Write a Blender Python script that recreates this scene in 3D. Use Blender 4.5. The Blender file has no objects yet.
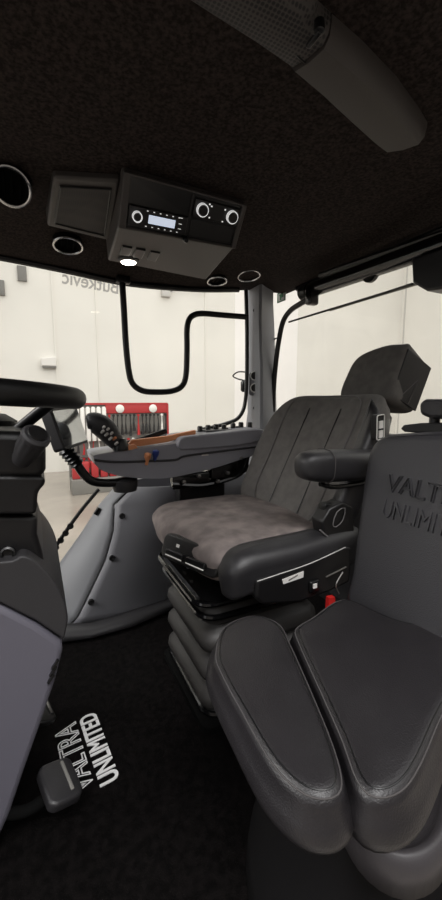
import bpy, bmesh, math, random
from mathutils import Vector as V, Matrix
random.seed(7)
C = bpy.context.scene.collection
PI = math.pi
# ------------------------------------------------------------------ camera
CAM = V((0, 0, .97)); YAW = math.radians(64); PIT = math.radians(-7.5); FP = 378.0
cd = bpy.data.cameras.new('camera'); cam = bpy.data.objects.new('camera', cd); C.objects.link(cam)
cam.location = CAM; cam.rotation_euler = (PI/2+PIT, 0, YAW-PI/2)
cd.sensor_fit = 'VERTICAL'; cd.sensor_height = 36; cd.lens = FP*36/900; cd.clip_start = .02; cd.clip_end = 200
bpy.context.scene.camera = cam
FW = V((math.cos(YAW)*math.cos(PIT), math.sin(YAW)*math.cos(PIT), math.sin(PIT)))
RT = V((math.sin(YAW), -math.cos(YAW), 0)); UP = RT.cross(FW)
def at(px, py, X=None, Y=None, Z=None):
    "the point of a real plane seen at a place of the photograph"
    d = FW+RT*((px-221)/FP)+UP*((450-py)/FP)
    t = X/d.x if X is not None else Y/d.y if Y is not None else (Z-CAM.z)/d.z
    return CAM+d*t
def onp(px, py, o, n):
    d = FW+RT*((px-221)/FP)+UP*((450-py)/FP)
    return CAM+d*((o-CAM).dot(n)/d.dot(n))
# ------------------------------------------------------------------ materials
def lin(c):
    return tuple((x/12.92 if x <= .04045 else ((x+.055)/1.055)**2.4) for x in [v/255 for v in c])
def mat(name, rgb, rough=.5, bump=0, bscale=200, metal=0, spec=.5, var=0, vscale=20, emit=0, coat=0, rgb2=None, detail=4):
    m = bpy.data.materials.new(name); m.use_nodes = True
    nt = m.node_tree; b = nt.nodes['Principled BSDF']
    col = lin(rgb)
    b.inputs['Base Color'].default_value = (*col, 1); b.inputs['Roughness'].default_value = rough
    b.inputs['Metallic'].default_value = metal; b.inputs['Specular IOR Level'].default_value = spec
    if coat: b.inputs['Coat Weight'].default_value = coat; b.inputs['Coat Roughness'].default_value = .12
    tc = nt.nodes.new('ShaderNodeTexCoord')
    if var or rgb2:
        n = nt.nodes.new('ShaderNodeTexNoise'); n.inputs['Scale'].default_value = vscale; n.inputs['Detail'].default_value = detail
        nt.links.new(tc.outputs['Object'], n.inputs['Vector'])
        r = nt.nodes.new('ShaderNodeValToRGB')
        c2 = lin(rgb2) if rgb2 else tuple(min(1, x*(1+var)) for x in col)
        c1 = col if rgb2 else tuple(x*(1-var) for x in col)
        r.color_ramp.elements[0].position = .38; r.color_ramp.elements[1].position = .64
        r.color_ramp.elements[0].color = (*c1, 1); r.color_ramp.elements[1].color = (*c2, 1)
        nt.links.new(n.outputs['Fac'], r.inputs['Fac']); nt.links.new(r.outputs['Color'], b.inputs['Base Color'])
    if bump:
        n = nt.nodes.new('ShaderNodeTexNoise'); n.inputs['Scale'].default_value = bscale; n.inputs['Detail'].default_value = 3
        nt.links.new(tc.outputs['Object'], n.inputs['Vector'])
        bp = nt.nodes.new('ShaderNodeBump'); bp.inputs['Strength'].default_value = bump; bp.inputs['Distance'].default_value = .002
        nt.links.new(n.outputs['Fac'], bp.inputs['Height']); nt.links.new(bp.outputs['Normal'], b.inputs['Normal'])
    if emit:
        b.inputs['Emission Color'].default_value = (*col, 1); b.inputs['Emission Strength'].default_value = emit
    return m
M = {}
M['head'] = mat('headliner_fabric', (30, 25, 23), .95, .5, 260, spec=.1, rgb2=(54, 47, 44), vscale=130, detail=6)
M['mat'] = mat('floor_mat_carpet', (10, 8, 8), .95, .6, 400, spec=.08, var=.5, vscale=60)
M['plas'] = mat('dark_grey_plastic', (50, 49, 51), .5, .15, 700)
M['blackp'] = mat('black_plastic', (20, 19, 20), .42, .1, 700)
M['satin'] = mat('satin_black', (14, 14, 15), .3)
M['gloss'] = mat('gloss_black_steel', (10, 10, 11), .15, coat=.6)
M['grey'] = mat('warm_grey_plastic', (126, 127, 131), .5, .15, 800)
M['grey2'] = mat('mid_grey_plastic', (112, 112, 118), .5, .15, 800)
M['lilac'] = mat('soft_grey_panel', (98, 96, 106), .55, .2, 900)
M['leather'] = mat('black_leather', (40, 39, 41), .4, .35, 420, var=.08, vscale=30)
M['leather2'] = mat('charcoal_leather', (33, 31, 33), .36, .35, 420, var=.08, vscale=25)
M['suede'] = mat('grey_suede', (112, 104, 102), .95, .5, 600, spec=.15, rgb2=(140, 130, 126), vscale=16, detail=8)
M['suedeb'] = mat('charcoal_suede', (100, 97, 95), .95, .5, 600, spec=.15, rgb2=(110, 107, 104), vscale=30, detail=8)
M['stitch'] = mat('grey_thread', (105, 102, 102), .8)
M['rubber'] = mat('bellows_rubber', (54, 52, 51), .5, .1, 300)
M['chrome'] = mat('chrome', (205, 205, 205), .18, metal=1)
M['steel'] = mat('brushed_steel', (150, 148, 146), .35, metal=1)
M['white'] = mat('white_print', (225, 225, 225), .6)
M['knob'] = mat('white_backlit_print', (240, 240, 240), .5, emit=.5)
M['disp'] = mat('lit_display', (205, 215, 232), .4, emit=.75)
M['lamp'] = mat('lamp_lens', (255, 244, 230), .4, emit=6)
M['orange'] = mat('orange_plastic', (240, 160, 112), .45)
M['blue'] = mat('blue_plastic', (44, 62, 130), .4)
M['red'] = mat('red_plastic', (190, 30, 28), .45)
M['green'] = mat('green_sticker', (40, 110, 66), .5)
M['yellow'] = mat('yellow_sticker', (225, 190, 50), .5)
M['hall'] = mat('painted_hall_wall', (228, 225, 219), .85, var=.03, vscale=.6)
M['blockd'] = mat('dark_grey_light_blocker', (112, 108, 105), .8, var=.05, vscale=.6)  # dark grey of the added light-blocking wall
M['hallf'] = mat('polished_concrete', (150, 142, 133), .25, var=.12, vscale=.9, detail=8)
M['hallg'] = mat('light_grey_metal', (195, 192, 188), .5)
M['hgrey'] = mat('grey_metal_sheet', (120, 118, 114), .5)
M['redb'] = mat('red_board', (168, 48, 50), .55)
M['toolw'] = mat('white_tool', (225, 222, 218), .5)
M['toolk'] = mat('black_tool', (26, 24, 25), .5)
M['toolr'] = mat('red_tool', (170, 34, 36), .5)
M['glyph'] = mat('grey_translucent_lettering', (228, 225, 219), .7)
def vinyl():
    m = bpy.data.materials.new('translucent_vinyl'); m.use_nodes = True; nt = m.node_tree
    for n in list(nt.nodes):
        if n.type != 'OUTPUT_MATERIAL': nt.nodes.remove(n)
    a = nt.nodes.new('ShaderNodeBsdfTranslucent'); a.inputs[0].default_value = (.55, .55, .54, 1)
    b = nt.nodes.new('ShaderNodeBsdfTransparent'); x = nt.nodes.new('ShaderNodeMixShader'); x.inputs[0].default_value = .55
    nt.links.new(b.outputs[0], x.inputs[1]); nt.links.new(a.outputs[0], x.inputs[2]); nt.links.new(x.outputs[0], nt.nodes['Material Output'].inputs['Surface'])
    return m
M['glyph'] = vinyl()
M['screen'] = mat('terminal_screen', (30, 34, 38), .08, spec=.8)
def glass_mat():
    m = bpy.data.materials.new('window_glass'); m.use_nodes = True; nt = m.node_tree
    for n in list(nt.nodes):
        if n.type != 'OUTPUT_MATERIAL': nt.nodes.remove(n)
    out = nt.nodes['Material Output']
    t = nt.nodes.new('ShaderNodeBsdfTransparent'); t.inputs[0].default_value = (.95, .95, .93, 1)
    g = nt.nodes.new('ShaderNodeBsdfGlossy'); g.inputs['Roughness'].default_value = .02
    f = nt.nodes.new('ShaderNodeFresnel'); f.inputs[0].default_value = 1.35
    mx = nt.nodes.new('ShaderNodeMixShader')
    ge = nt.nodes.new('ShaderNodeNewGeometry'); sb = nt.nodes.new('ShaderNodeMath'); sb.operation = 'SUBTRACT'; sb.inputs[0].default_value = 1; sb.use_clamp = True
    ml = nt.nodes.new('ShaderNodeMath'); ml.operation = 'MULTIPLY'
    nt.links.new(ge.outputs['Backfacing'], sb.inputs[1]); nt.links.new(sb.outputs[0], ml.inputs[0]); nt.links.new(f.outputs[0], ml.inputs[1])
    nt.links.new(ml.outputs[0], mx.inputs[0]); nt.links.new(t.outputs[0], mx.inputs[1]); nt.links.new(g.outputs[0], mx.inputs[2])
    nt.links.new(mx.outputs[0], out.inputs['Surface'])
    return m
M['glass'] = glass_mat()
M['stitch2'] = mat('dark_thread', (66, 63, 63), .8)
M['console'] = mat('warm_dark_plastic', (66, 62, 60), .5, .15, 700)
M['traym'] = mat('tray_plastic', (58, 55, 57), .45, .15, 700, spec=.4)
M['pedm'] = mat('charcoal_plastic', (15, 14, 15), .8, spec=.12, bump=.15, bscale=500)
M['grey4'] = mat('satin_grey_plastic', (150, 150, 158), .42, .12, 800)
M['leather3'] = mat('slate_leather', (44, 43, 46), .45, .4, 420)
M['rimm'] = mat('black_grip', (16, 16, 17), .5, .3, 500)
M['matt'] = mat('matt_black', (8, 8, 8), .9, spec=.1)
M['grey3'] = mat('cool_grey_plastic', (114, 114, 119), .5, .15, 800)
M['pale'] = mat('pale_grey_satin', (205, 203, 200), .3)
M['mirror'] = mat('glossy_screen', (200, 204, 208), .06, metal=.9, coat=1)
def mesh_mat(name, rgb_hole, rgb_web, scale):
    m = bpy.data.materials.new(name); m.use_nodes = True; nt = m.node_tree; b = nt.nodes['Principled BSDF']
    tc = nt.nodes.new('ShaderNodeTexCoord'); vo = nt.nodes.new('ShaderNodeTexVoronoi'); vo.inputs['Scale'].default_value = scale
    vo.inputs['Randomness'].default_value = 0
    nt.links.new(tc.outputs['Object'], vo.inputs['Vector'])
    r = nt.nodes.new('ShaderNodeValToRGB'); r.color_ramp.elements[0].color = (*lin(rgb_hole), 1); r.color_ramp.elements[1].color = (*lin(rgb_web), 1)
    r.color_ramp.elements[0].position = .3; r.color_ramp.elements[1].position = .5
    nt.links.new(vo.outputs['Distance'], r.inputs['Fac']); nt.links.new(r.outputs['Color'], b.inputs['Base Color']); b.inputs['Roughness'].default_value = .6
    return m
M['mesh'] = mesh_mat('perforated_plastic', (14, 13, 13), (64, 60, 58), 140)
M['mesh2'] = mesh_mat('speaker_mesh', (10, 9, 9), (38, 34, 32), 160)
# ------------------------------------------------------------------ mesh helpers
def wloc(o):
    p = V(o.location)
    while o.parent: o = o.parent; p += V(o.location)
    return p
def obj(name, bm, m, parent=None, smooth=True, bevel=0, sub=0, label=None, ang=40):
    "links a bmesh (world coordinates) as one mesh object, its origin at its parent's or at its own base"
    me = bpy.data.meshes.new(name)
    bmesh.ops.recalc_face_normals(bm, faces=bm.faces)
    if parent: loc = V((0, 0, 0)); off = wloc(parent)
    else:
        vs = [v.co for v in bm.verts]
        loc = V((sum(v.x for v in vs)/len(vs), sum(v.y for v in vs)/len(vs), min(v.z for v in vs))); off = loc
    for v in bm.verts: v.co -= off
    bm.to_mesh(me); bm.free()
    me.materials.append(M[m] if isinstance(m, str) else m)
    o = bpy.data.objects.new(name, me); C.objects.link(o); o.location = loc
    if parent: o.parent = parent
    if smooth:
        for p in me.polygons: p.use_smooth = True
        if ang < 180: me.set_sharp_from_angle(angle=math.radians(ang))
    if bevel:
        b = o.modifiers.new('bevel', 'BEVEL'); b.width = bevel; b.segments = 3; b.limit_method = 'ANGLE'; b.angle_limit = math.radians(35)
    if sub:
        s = o.modifiers.new('sub', 'SUBSURF'); s.levels = sub; s.render_levels = sub
    if label: o['label'] = label
    return o
def thing(name, label, cat, loc, group=None):
    o = bpy.data.objects.new(name, None); C.objects.link(o); o.location = loc; o.empty_display_size = .05
    o['label'] = label; o['category'] = cat
    if group: o['group'] = group
    return o
def tag(o, label, cat, group=None):
    o['label'] = label; o['category'] = cat
    if group: o['group'] = group
    return o
def struct(o): o['kind'] = 'structure'; return o
def nb(): return bmesh.new()
def box(bm, c, s, rot=None, bev=0):
    c = V(c); r = bmesh.ops.create_cube(bm, size=1)
    for v in r['verts']:
        p = V((v.co.x*s[0], v.co.y*s[1], v.co.z*s[2]))
        if rot is not None: p = rot @ p
        v.co = p+c
    if bev:
        es = list({e for v in r['verts'] for e in v.link_edges})
        bmesh.ops.bevel(bm, geom=es, offset=bev, segments=3, profile=.5, affect='EDGES')
    return bm
def frame(u, v):
    u = V(u).normalized(); v = V(v); v = (v-u*v.dot(u)).normalized(); w = u.cross(v)
    return Matrix((u, v, w)).transposed()
def cat(pts, n=8, closed=False):
    P = [V(p) for p in pts]; out = []; N = len(P)
    for i in range(N if closed else N-1):
        if closed: a, b, c, d = P[i-1], P[i], P[(i+1) % N], P[(i+2) % N]
        else: a, b, c, d = P[max(i-1, 0)], P[i], P[i+1], P[min(i+2, N-1)]
        for k in range(n):
            t = k/n
            out.append(.5*((2*b)+(c-a)*t+(2*a-5*b+4*c-d)*t*t+(3*b-a-3*c+d)*t**3))
    if not closed: out.append(P[-1])
    return out
def tube(bm, pts, r, seg=10, closed=False, smooth=6):
    P = cat(pts, smooth, closed) if smooth else [V(p) for p in pts]
    N = len(P); rings = []; prev = None
    for i, p in enumerate(P):
        if closed: t = P[(i+1) % N]-P[i-1]
        else: t = P[min(i+1, N-1)]-P[max(i-1, 0)]
        t.normalize()
        if prev is None:
            a = V((0, 0, 1)) if abs(t.z) < .9 else V((1, 0, 0)); x = (a-t*a.dot(t)).normalized()
        else: x = (prev-t*prev.dot(t)).normalized()
        prev = x; y = t.cross(x)
        rr = r(i/(N-1)) if callable(r) else r
        rings.append([bm.verts.new(p+(x*math.cos(k*2*PI/seg)+y*math.sin(k*2*PI/seg))*rr) for k in range(seg)])
    for i in range(N if closed else N-1):
        A, B = rings[i], rings[(i+1) % N]
        for k in range(seg): bm.faces.new((A[k], A[(k+1) % seg], B[(k+1) % seg], B[k]))
    if not closed: bm.faces.new(rings[0][::-1]); bm.faces.new(rings[-1])
    return bm
def loft(bm, rings, caps=True, closed=True):
    R = [[bm.verts.new(V(p)) for p in r] for r in rings]; n = len(R[0])
    for i in range(len(R)-1):
        for k in range(n if closed else n-1): bm.faces.new((R[i][k], R[i][(k+1) % n], R[i+1][(k+1) % n], R[i+1][k]))
    if caps: bm.faces.new(R[0][::-1]); bm.faces.new(R[-1])
    return bm
def lathe(bm, prof, o, axis, seg=32, cap=True):
    ax = V(axis).normalized(); a = V((0, 0, 1)) if abs(ax.z) < .9 else V((1, 0, 0)); x = (a-ax*a.dot(ax)).normalized(); y = ax.cross(x); o = V(o)
    return loft(bm, [[o+ax*h+(x*math.cos(k*2*PI/seg)+y*math.sin(k*2*PI/seg))*max(r, 1e-5) for k in range(seg)] for r, h in prof], caps=cap)
def prism(bm, pts, d):
    "closed outline of 3D points swept by the vector d"
    P = [V(p) for p in pts]; d = V(d)
    return loft(bm, [P, [p+d for p in P]])
def resample(pts, n):
    L = [0]; N = len(pts)
    for i in range(N): L.append(L[-1]+(pts[(i+1) % N]-pts[i]).length)
    out = []; j = 0
    for k in range(n):
        s = L[-1]*k/n
        while L[j+1] < s: j += 1
        t = (s-L[j])/max(L[j+1]-L[j], 1e-9); out.append(pts[j].lerp(pts[(j+1) % N], t))
    return out
def outline(pts, n=72, sm=6): return resample(cat([V((p[0], p[1], 0)) for p in pts], sm, True), n)
def inset(o, d):
    n = len(o); A = sum(o[i].x*o[(i+1) % n].y-o[(i+1) % n].x*o[i].y for i in range(n)); s = 1 if A > 0 else -1
    out = []
    for i in range(n):
        t = (o[(i+1) % n]-o[i-1]).normalized(); out.append(o[i]+V((-t.y, t.x, 0))*s*d)
    for _ in range(int(abs(d)*250)): out = [out[i]*.5+(out[i-1]+out[(i+1) % n])*.25 for i in range(n)]
    return out
def cushion(bm, o2, fo, fm, H, rt, rb=.02, dome=.01, taper=0, warp=None):
    "a padded block: 2D outline in a frame, rounded at its rim and domed on top"
    fo = V(fo); R = []
    def put(ring, h):
        out = []
        for p in ring:
            q = V((p.x, p.y, h))
            if warp: q = warp(q)
            out.append(fo+fm @ q)
        R.append(out)
    for k in range(4):
        a = k/4*PI/2; put(inset(o2, taper+rb*(1-math.sin(a))), rb*(1-math.cos(a)))
    put(inset(o2, taper), rb); put(inset(o2, taper*.5), (rb+H-rt)/2)
    for k in range(7):
        a = k/6*PI/2; put(inset(o2, rt*(1-math.cos(a))), H-rt+rt*math.sin(a))
    top = inset(o2, rt); c = sum(top, V((0, 0, 0)))/len(top)
    for s in (.85, .65, .42, .2, .04): put([c+(p-c)*s for p in top], H+dome*(1-s*s))
    return loft(bm, R)
def seam(bm, o2, fo, fm, h, d, r=.0016, warp=None, part=None):
    ring = inset(o2, d)
    if part: ring = ring[int(part[0]*len(ring)):int(part[1]*len(ring))]
    pts = []
    for p in ring:
        q = V((p.x, p.y, h)); q = warp(q) if warp else q; pts.append(V(fo)+fm @ q)
    return tube(bm, pts, r, 6, closed=not part, smooth=0)
def rrect(w, h, r, n=6):
    out = []
    for cx, cy, a0 in ((w/2-r, h/2-r, 0), (-w/2+r, h/2-r, 90), (-w/2+r, -h/2+r, 180), (w/2-r, -h/2+r, 270)):
        for k in range(n+1):
            a = math.radians(a0+90*k/n); out.append(V((cx+r*math.cos(a), cy+r*math.sin(a), 0)))
    return out
def patch(bm, rows, thick, n=1):
    "a sheet through rows of 3D points, given thickness against its own normal"
    R = [[V(p) for p in r] for r in rows]
    a, b, c = R[0][0], R[0][-1], R[-1][0]; nn = (b-a).cross(c-a).normalized()*thick
    m = len(R[0]); F = [[bm.verts.new(p) for p in r] for r in R]; B = [[bm.verts.new(p-nn) for p in r] for r in R]
    for i in range(len(R)-1):
        for k in range(m-1):
            bm.faces.new((F[i][k], F[i][k+1], F[i+1][k+1], F[i+1][k])); bm.faces.new((B[i][k], B[i+1][k], B[i+1][k+1], B[i][k+1]))
    for i in range(len(R)-1):
        bm.faces.new((F[i][0], F[i+1][0], B[i+1][0], B[i][0])); bm.faces.new((F[i][-1], B[i][-1], B[i+1][-1], F[i+1][-1]))
    for k in range(m-1):
        bm.faces.new((F[0][k], B[0][k], B[0][k+1], F[0][k+1])); bm.faces.new((F[-1][k], F[-1][k+1], B[-1][k+1], B[-1][k]))
    return bm
def text_bm(txt, o, fm, W, H, depth=.001, outl=0, offset=0, mirror=False):
    "lettering fitted to a W x H box whose lower left corner is o"
    cu = bpy.data.curves.new('lettering', 'FONT'); cu.body = txt; cu.size = 1; cu.offset = offset
    if outl: cu.fill_mode = 'NONE'; cu.bevel_depth = outl; cu.bevel_resolution = 1
    else: cu.extrude = .05
    ob = bpy.data.objects.new('lettering', cu); C.objects.link(ob)
    dg = bpy.context.evaluated_depsgraph_get(); dg.update()
    me = bpy.data.meshes.new_from_object(ob.evaluated_get(dg)); bpy.data.objects.remove(ob); bpy.data.curves.remove(cu)
    bm = nb(); bm.from_mesh(me); bpy.data.meshes.remove(me)
    xs = [v.co.x for v in bm.verts]; ys = [v.co.y for v in bm.verts]; zs = [v.co.z for v in bm.verts]
    x0, x1, y0, y1, zm = min(xs), max(xs), min(ys), max(ys), max(max(zs), 1e-6)
    for v in bm.verts:
        u = (v.co.x-x0)/(x1-x0)
        v.co = V(o)+fm @ V(((1-u if mirror else u)*W, (v.co.y-y0)/(y1-y0)*H, v.co.z/zm*depth))
    return bm
X_, Y_, Z_ = V((1, 0, 0)), V((0, 1, 0)), V((0, 0, 1))
FXY = Matrix.Identity(3)
# ------------------------------------------------------------------ the hall outside
HF = -1.3; HY = 13.0
bm = nb(); box(bm, (3, 5, HF-.05), (36, 40, .1)); struct(obj('floor_hall', bm, 'hallf', smooth=False))
bm = nb(); box(bm, (3, HY+.1, 5.6), (36, .2, 14)); struct(obj('wall_right_of_hall', bm, 'hall', smooth=False))
bm = nb(); box(bm, (16, 2, 5.6), (.2, 26, 14)); struct(obj('wall_rear_of_hall', bm, 'hall', smooth=False))
bm = nb(); box(bm, (3, -3.7, 1.2), (24, .2, 5)); struct(obj('unseen_light_blocker', bm, 'blockd', smooth=False))  # unseen wall added to block low light from the door side
for px, w in ((366, .05), (404, .04)):
    bm = nb(); p = at(px, 330, X=15.9); box(bm, (15.88, p.y, 5.6), (.04, w, 14)); struct(obj('trim_%d' % px, bm, 'hallg', smooth=False))
for px, w in ((55, .05), (97, .03), (205, .03)):
    bm = nb(); p = at(px, 340, Y=HY); box(bm, (p.x, HY-.02, 5.6), (w, .04, 14)); struct(obj('trim_%d' % px, bm, 'hall', smooth=False))
def wallbox(name, label, catg, px, py, w, h, m):
    p = at(px, py, Y=HY); bm = nb(); box(bm, (p.x, HY-.04, p.z), (w, .08, h), bev=.01)
    return tag(obj(name, bm, m), label, catg)
wallbox('wall_vent', 'small grey square vent high on pale hall wall, the more central of two', 'vent', 22, 274, .24, .42, 'hgrey')
wallbox('wall_vent', 'small grey square vent cut by the left edge of the photo on pale hall wall', 'vent', 0, 288, .24, .42, 'hgrey')
t = thing('wall_light', 'white wedge wall light on the pale hall wall just above the steering wheel', 'lamp', at(50, 366, Y=HY))
p = at(49, 363, Y=HY); bm = nb()
prism(bm, [(p.x-.22, HY, p.z+.12), (p.x+.2, HY, p.z+.18), (p.x+.2, HY, p.z-.1), (p.x-.22, HY, p.z-.1)], (0, -.18, 0)); obj('housing', bm, 'toolw', t, False, .02)
bm = nb(); box(bm, (p.x, HY-.09, p.z-.125), (.38, .16, .05)); obj('lens', bm, 'hgrey', t, False)
t = thing('wall_bracket', 'small grey bracket with arm high on the hall wall under the radio console', 'bracket', at(165, 292, Y=HY))
p = at(165, 293, Y=HY); bm = nb(); box(bm, (p.x, HY-.08, p.z), (.3, .16, .3), bev=.02); obj('housing', bm, 'hallg', t)
bm = nb(); tube(bm, [(p.x+.1, HY-.12, p.z+.02), (p.x+.5, HY-.14, p.z+.18), (p.x+1.5, HY-.14, p.z+.22)], .03, 8); obj('arm', bm, 'hgrey', t)
# tool display
a = at(66, 404, Y=10.050); b = at(169, 480, Y=10.050); x0, x1, zt, zb = a.x, b.x, a.z, HF
tb = None
t = thing('tool_display', 'red topped display rack full of tools standing before the hall wall', 'display', ((x0+x1)/2, 10.100, HF))
bm = nb(); box(bm, ((x0+x1)/2, 10.150, (zt+zb)/2), (x1-x0, .1, zt-zb)); obj('backboard', bm, 'hgrey', t, False)
bm = nb(); xm = x0+(x1-x0)*.36
box(bm, ((xm+x1)/2, 10.090, zt-.13), (x1-xm, .06, .24), bev=.01); obj('header', bm, 'redb', t)
for fx in (.5, .84):
    bm = nb(); lathe(bm, [(.1, 0), (.11, .02), (.08, .04)], (x0+(x1-x0)*fx, 10.060, zt-.13), (0, -1, 0), 20); obj('badge', bm, 'toolw', t)
bm = nb()
for x in (x1,): box(bm, (x, 10.100, (zt+zb)/2), (.05, .1, zt-zb))
box(bm, ((x0+x1)/2, 10.100, zt), (x1-x0, .1, .05)); obj('frame', bm, 'redb', t, False)
bm = nb(); box(bm, ((x0+x1)/2, 9.750, zb+.18), (x1-x0, .5, .36), bev=.01); tag(obj('display_plinth', bm, 'hgrey'), 'low grey plinth on the hall floor in front of the tool display', 'plinth')
for z in (.15, -.45, -.85):
    bm = nb(); box(bm, ((x0+x1)/2, 10.080, zt-.75+z-.15), (x1-x0-.06, .04, .03)); obj('rail', bm, 'steel', t, False)
rnd = random.Random(3)
for i in range(7):
    x = x0+.1+i*.13; bm = nb(); lathe(bm, [(.05, 0), (.055, .06), (.055, .82), (.03, .86)], (x, 9.980, zt-.93), (0, 0, 1), 12)
    tag(obj('white_tube', bm, 'toolw'), 'white tube standing in the row at the left of the tool display', 'tube', 'white tubes on the tool display')
for row, zz in enumerate((zt-.3, zt-.93, zt-1.38)):
    nt_ = 15 if row == 0 else 20
    for i in range(nt_):
        x = xm+.08+(x1-xm-.16)*i/14 if row == 0 else x0+.1+(x1-x0-.2)*i/19
        h = rnd.uniform(.4, .56) if row == 0 else rnd.uniform(.26, .38) if row == 1 else rnd.uniform(.22, .3); w = rnd.uniform(.022, .036); k = rnd.choice('kkrwkkr' if row < 2 else 'krrwrk')
        bm = nb(); y = 10.01
        tube(bm, [(x, y, zz), (x+rnd.uniform(-.02, .02), y, zz-h*.5), (x, y, zz-h)], lambda s: w*(.35+.9*s) if s > .45 else w*.5, 8, smooth=5)
        lathe(bm, [(w*1.1, -.02), (w*1.1, .02)], (x, y, zz), (0, 1, 0), 10)
        nm = {'k': 'black', 'r': 'red', 'w': 'white'}[k]; rn = ('top', 'middle', 'bottom')[row]
        tag(obj('hand_tool', bm, 'tool'+k), nm+' hand tool hanging in the '+rn+' row of the red topped display rack', 'tool', nm+' hand tools in the '+rn+' row')
# floor standing red cabinet pieces by the rack
for i in range(5):
    x = x0+.12+i*.22; bm = nb(); box(bm, (x, 9.750, HF+.362+.2), (.17, .22, .4), bev=.02)
    tag(obj('toolbox', bm, 'redb'), 'red tool case standing on the plinth of the tool display', 'box', 'red tool cases on the display plinth')
# ------------------------------------------------------------------ cab shell
CY = 1.85; CX = 1.30; YN = .22; XF = -.8
bm = nb(); box(bm, (.25, (YN+CY)/2, -.05), (2.1, CY-YN+.1, .1), bev=.01); struct(obj('floor', bm, 'blackp'))
# headliner: one closed slab with a curved, dipping underside
def zedge(x): # underside along the right hand edge
    pts = [(-.9, 1.575), (-.1, 1.547), (.14, 1.532), (.42, 1.512), (.75, 1.527), (1.02, 1.558), (1.12, 1.572), (1.4, 1.576)]
    for (xa, za), (xb, zb_) in zip(pts, pts[1:]):
        if x <= xb: return za+(zb_-za)*(x-xa)/(xb-xa)
    return 1.576
def zc(x, y):
    e = zedge(x); k = max(0, min(1, (CY-y)/.35)); k = k*k*(3-2*k); z = e+(1.585-e)*k
    r = max(0, min(1, (CX+.02-x)/.16)); r = r*r*(3-2*r); zr = 1.574; z = zr+(z-zr)*r if z > zr else z
    return z
bm = nb(); nx, ny = 44, 36; G = []
for i in range(nx+1):
    row = []
    for j in range(ny+1):
        x = XF+(CX+.03-XF)*i/nx; y = YN+(CY+.03-YN)*j/ny
        cut = max(0, (x-1.0)/.3*.1+ (y-(CY+.03)))
        row.append(bm.verts.new((x, y, zc(x, y))))
    G.append(row)
for i in range(nx):
    for j in range(ny): bm.faces.new((G[i][j], G[i][j+1], G[i+1][j+1], G[i+1][j]))
bd = [e for e in bm.edges if e.is_boundary]
ex = bmesh.ops.extrude_edge_only(bm, edges=bd); vs = [g for g in ex['geom'] if isinstance(g, bmesh.types.BMVert)]
for v in vs: v.co.z = 1.74
es = [e for e in bm.edges if e.is_boundary]; bmesh.ops.contextual_create(bm, geom=es)
struct(obj('ceiling', bm, 'head', ang=50))
# window gaskets and panes
bm = nb()
tube(bm, [(x, CY-.012, zedge(x)-.006) for x in (-.75, -.4, -.1, .14, .42, .75, 1.0)], .014, 8); struct(obj('trim_1', bm, 'satin'))
bm = nb(); tube(bm, [(CX+.005, 1.74, 1.566), (CX+.005, 1.3, 1.56), (CX+.005, .3, 1.555)], .013, 8); struct(obj('trim_2', bm, 'satin'))
bm = nb(); box(bm, (.13, CY+.012, .78), (1.72, .006, 1.52)); struct(obj('window_1', bm, 'glass', smooth=False))
bm = nb(); box(bm, (CX+.012, .98, 1.2), (.006, 1.5, .74)); w2 = struct(obj('window_2', bm, 'glass', smooth=False))
bm = nb(); box(bm, (CX+.02, 1.04, .41), (.05, 1.62, .84)); struct(obj('wall_rear', bm, 'plas', smooth=False))
bm = nb(); box(bm, (.75, CY+.005, .29), (.65, .03, .58)); struct(obj('wall_right', bm, 'grey2', smooth=False))
bm = nb(); box(bm, (XF-.02, 1.04, .3), (.05, 1.62, .6)); struct(obj('wall_front', bm, 'plas', smooth=False))
# vertical black gaskets beside the corner pillar
bm = nb(); tube(bm, [at(246, 290, Y=1.84), at(247, 340, Y=1.84), at(246, 395, Y=1.84), at(240, 416, Y=1.84), at(225, 424, Y=1.84), at(200, 430, Y=1.84)], .011, 8); struct(obj('trim_3', bm, 'satin'))
bm = nb(); tube(bm, [at(269, 292, X=1.25), at(269, 350, X=1.25), at(269, 420, X=1.25)], .010, 8); struct(obj('trim_4', bm, 'satin'))
# ------------------------------------------------------------------ corner pillar
PX = 1.10
def pp(px, py, d=0): return at(px, py, X=PX+d)
pil = thing('corner_pillar', 'grey plastic corner pillar with two round switches between the side and rear windows', 'pillar', (1.12, 1.75, .3))
ysL = [(246, 262, 266, 283), (247, 262, 266, 300), (248, 261.5, 267, 320), (249, 262, 268, 350), (247.5, 263, 268.5, 364), (247.5, 263, 269, 390), (247.5, 263, 269.5, 412), (246, 263, 270, 425), (244, 264, 270, 500)]
bm = nb(); R = []
for l, c, r, y in ysL:
    a, b, c_ = pp(l, y), pp(c, y), pp(r, y, .05)
    R.append([a, a.lerp(b, .12)+V((-.012, -.01, 0)), a.lerp(b, .88)+V((-.012, -.01, 0)), b, c_, c_+V((.08, .05, 0)), a+V((.14, .03, 0)), a+V((.02, .02, 0))])
loft(bm, R); obj('cover', bm, 'grey', pil, ang=25)
nrm = V((-.5, -.87, 0)).normalized()
fp = frame(V((.87, -.5, 0)), Z_)
def disc(bm, c, n, r, h, seg=24, rim=.15): return lathe(bm, [(r*.98, -h*.5), (r, 0), (r, h*.7), (r*(1-rim), h), (r*.02, h)], c, n, seg)
bm = nb(); c = pp(254.8, 384)+nrm*.006; prism(bm, [c+fp @ V((p.x, p.y, -.012)) for p in rrect(.062, .125, .012)], nrm*.018); plate = obj('switch_plate', bm, 'grey2', pil)
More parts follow.
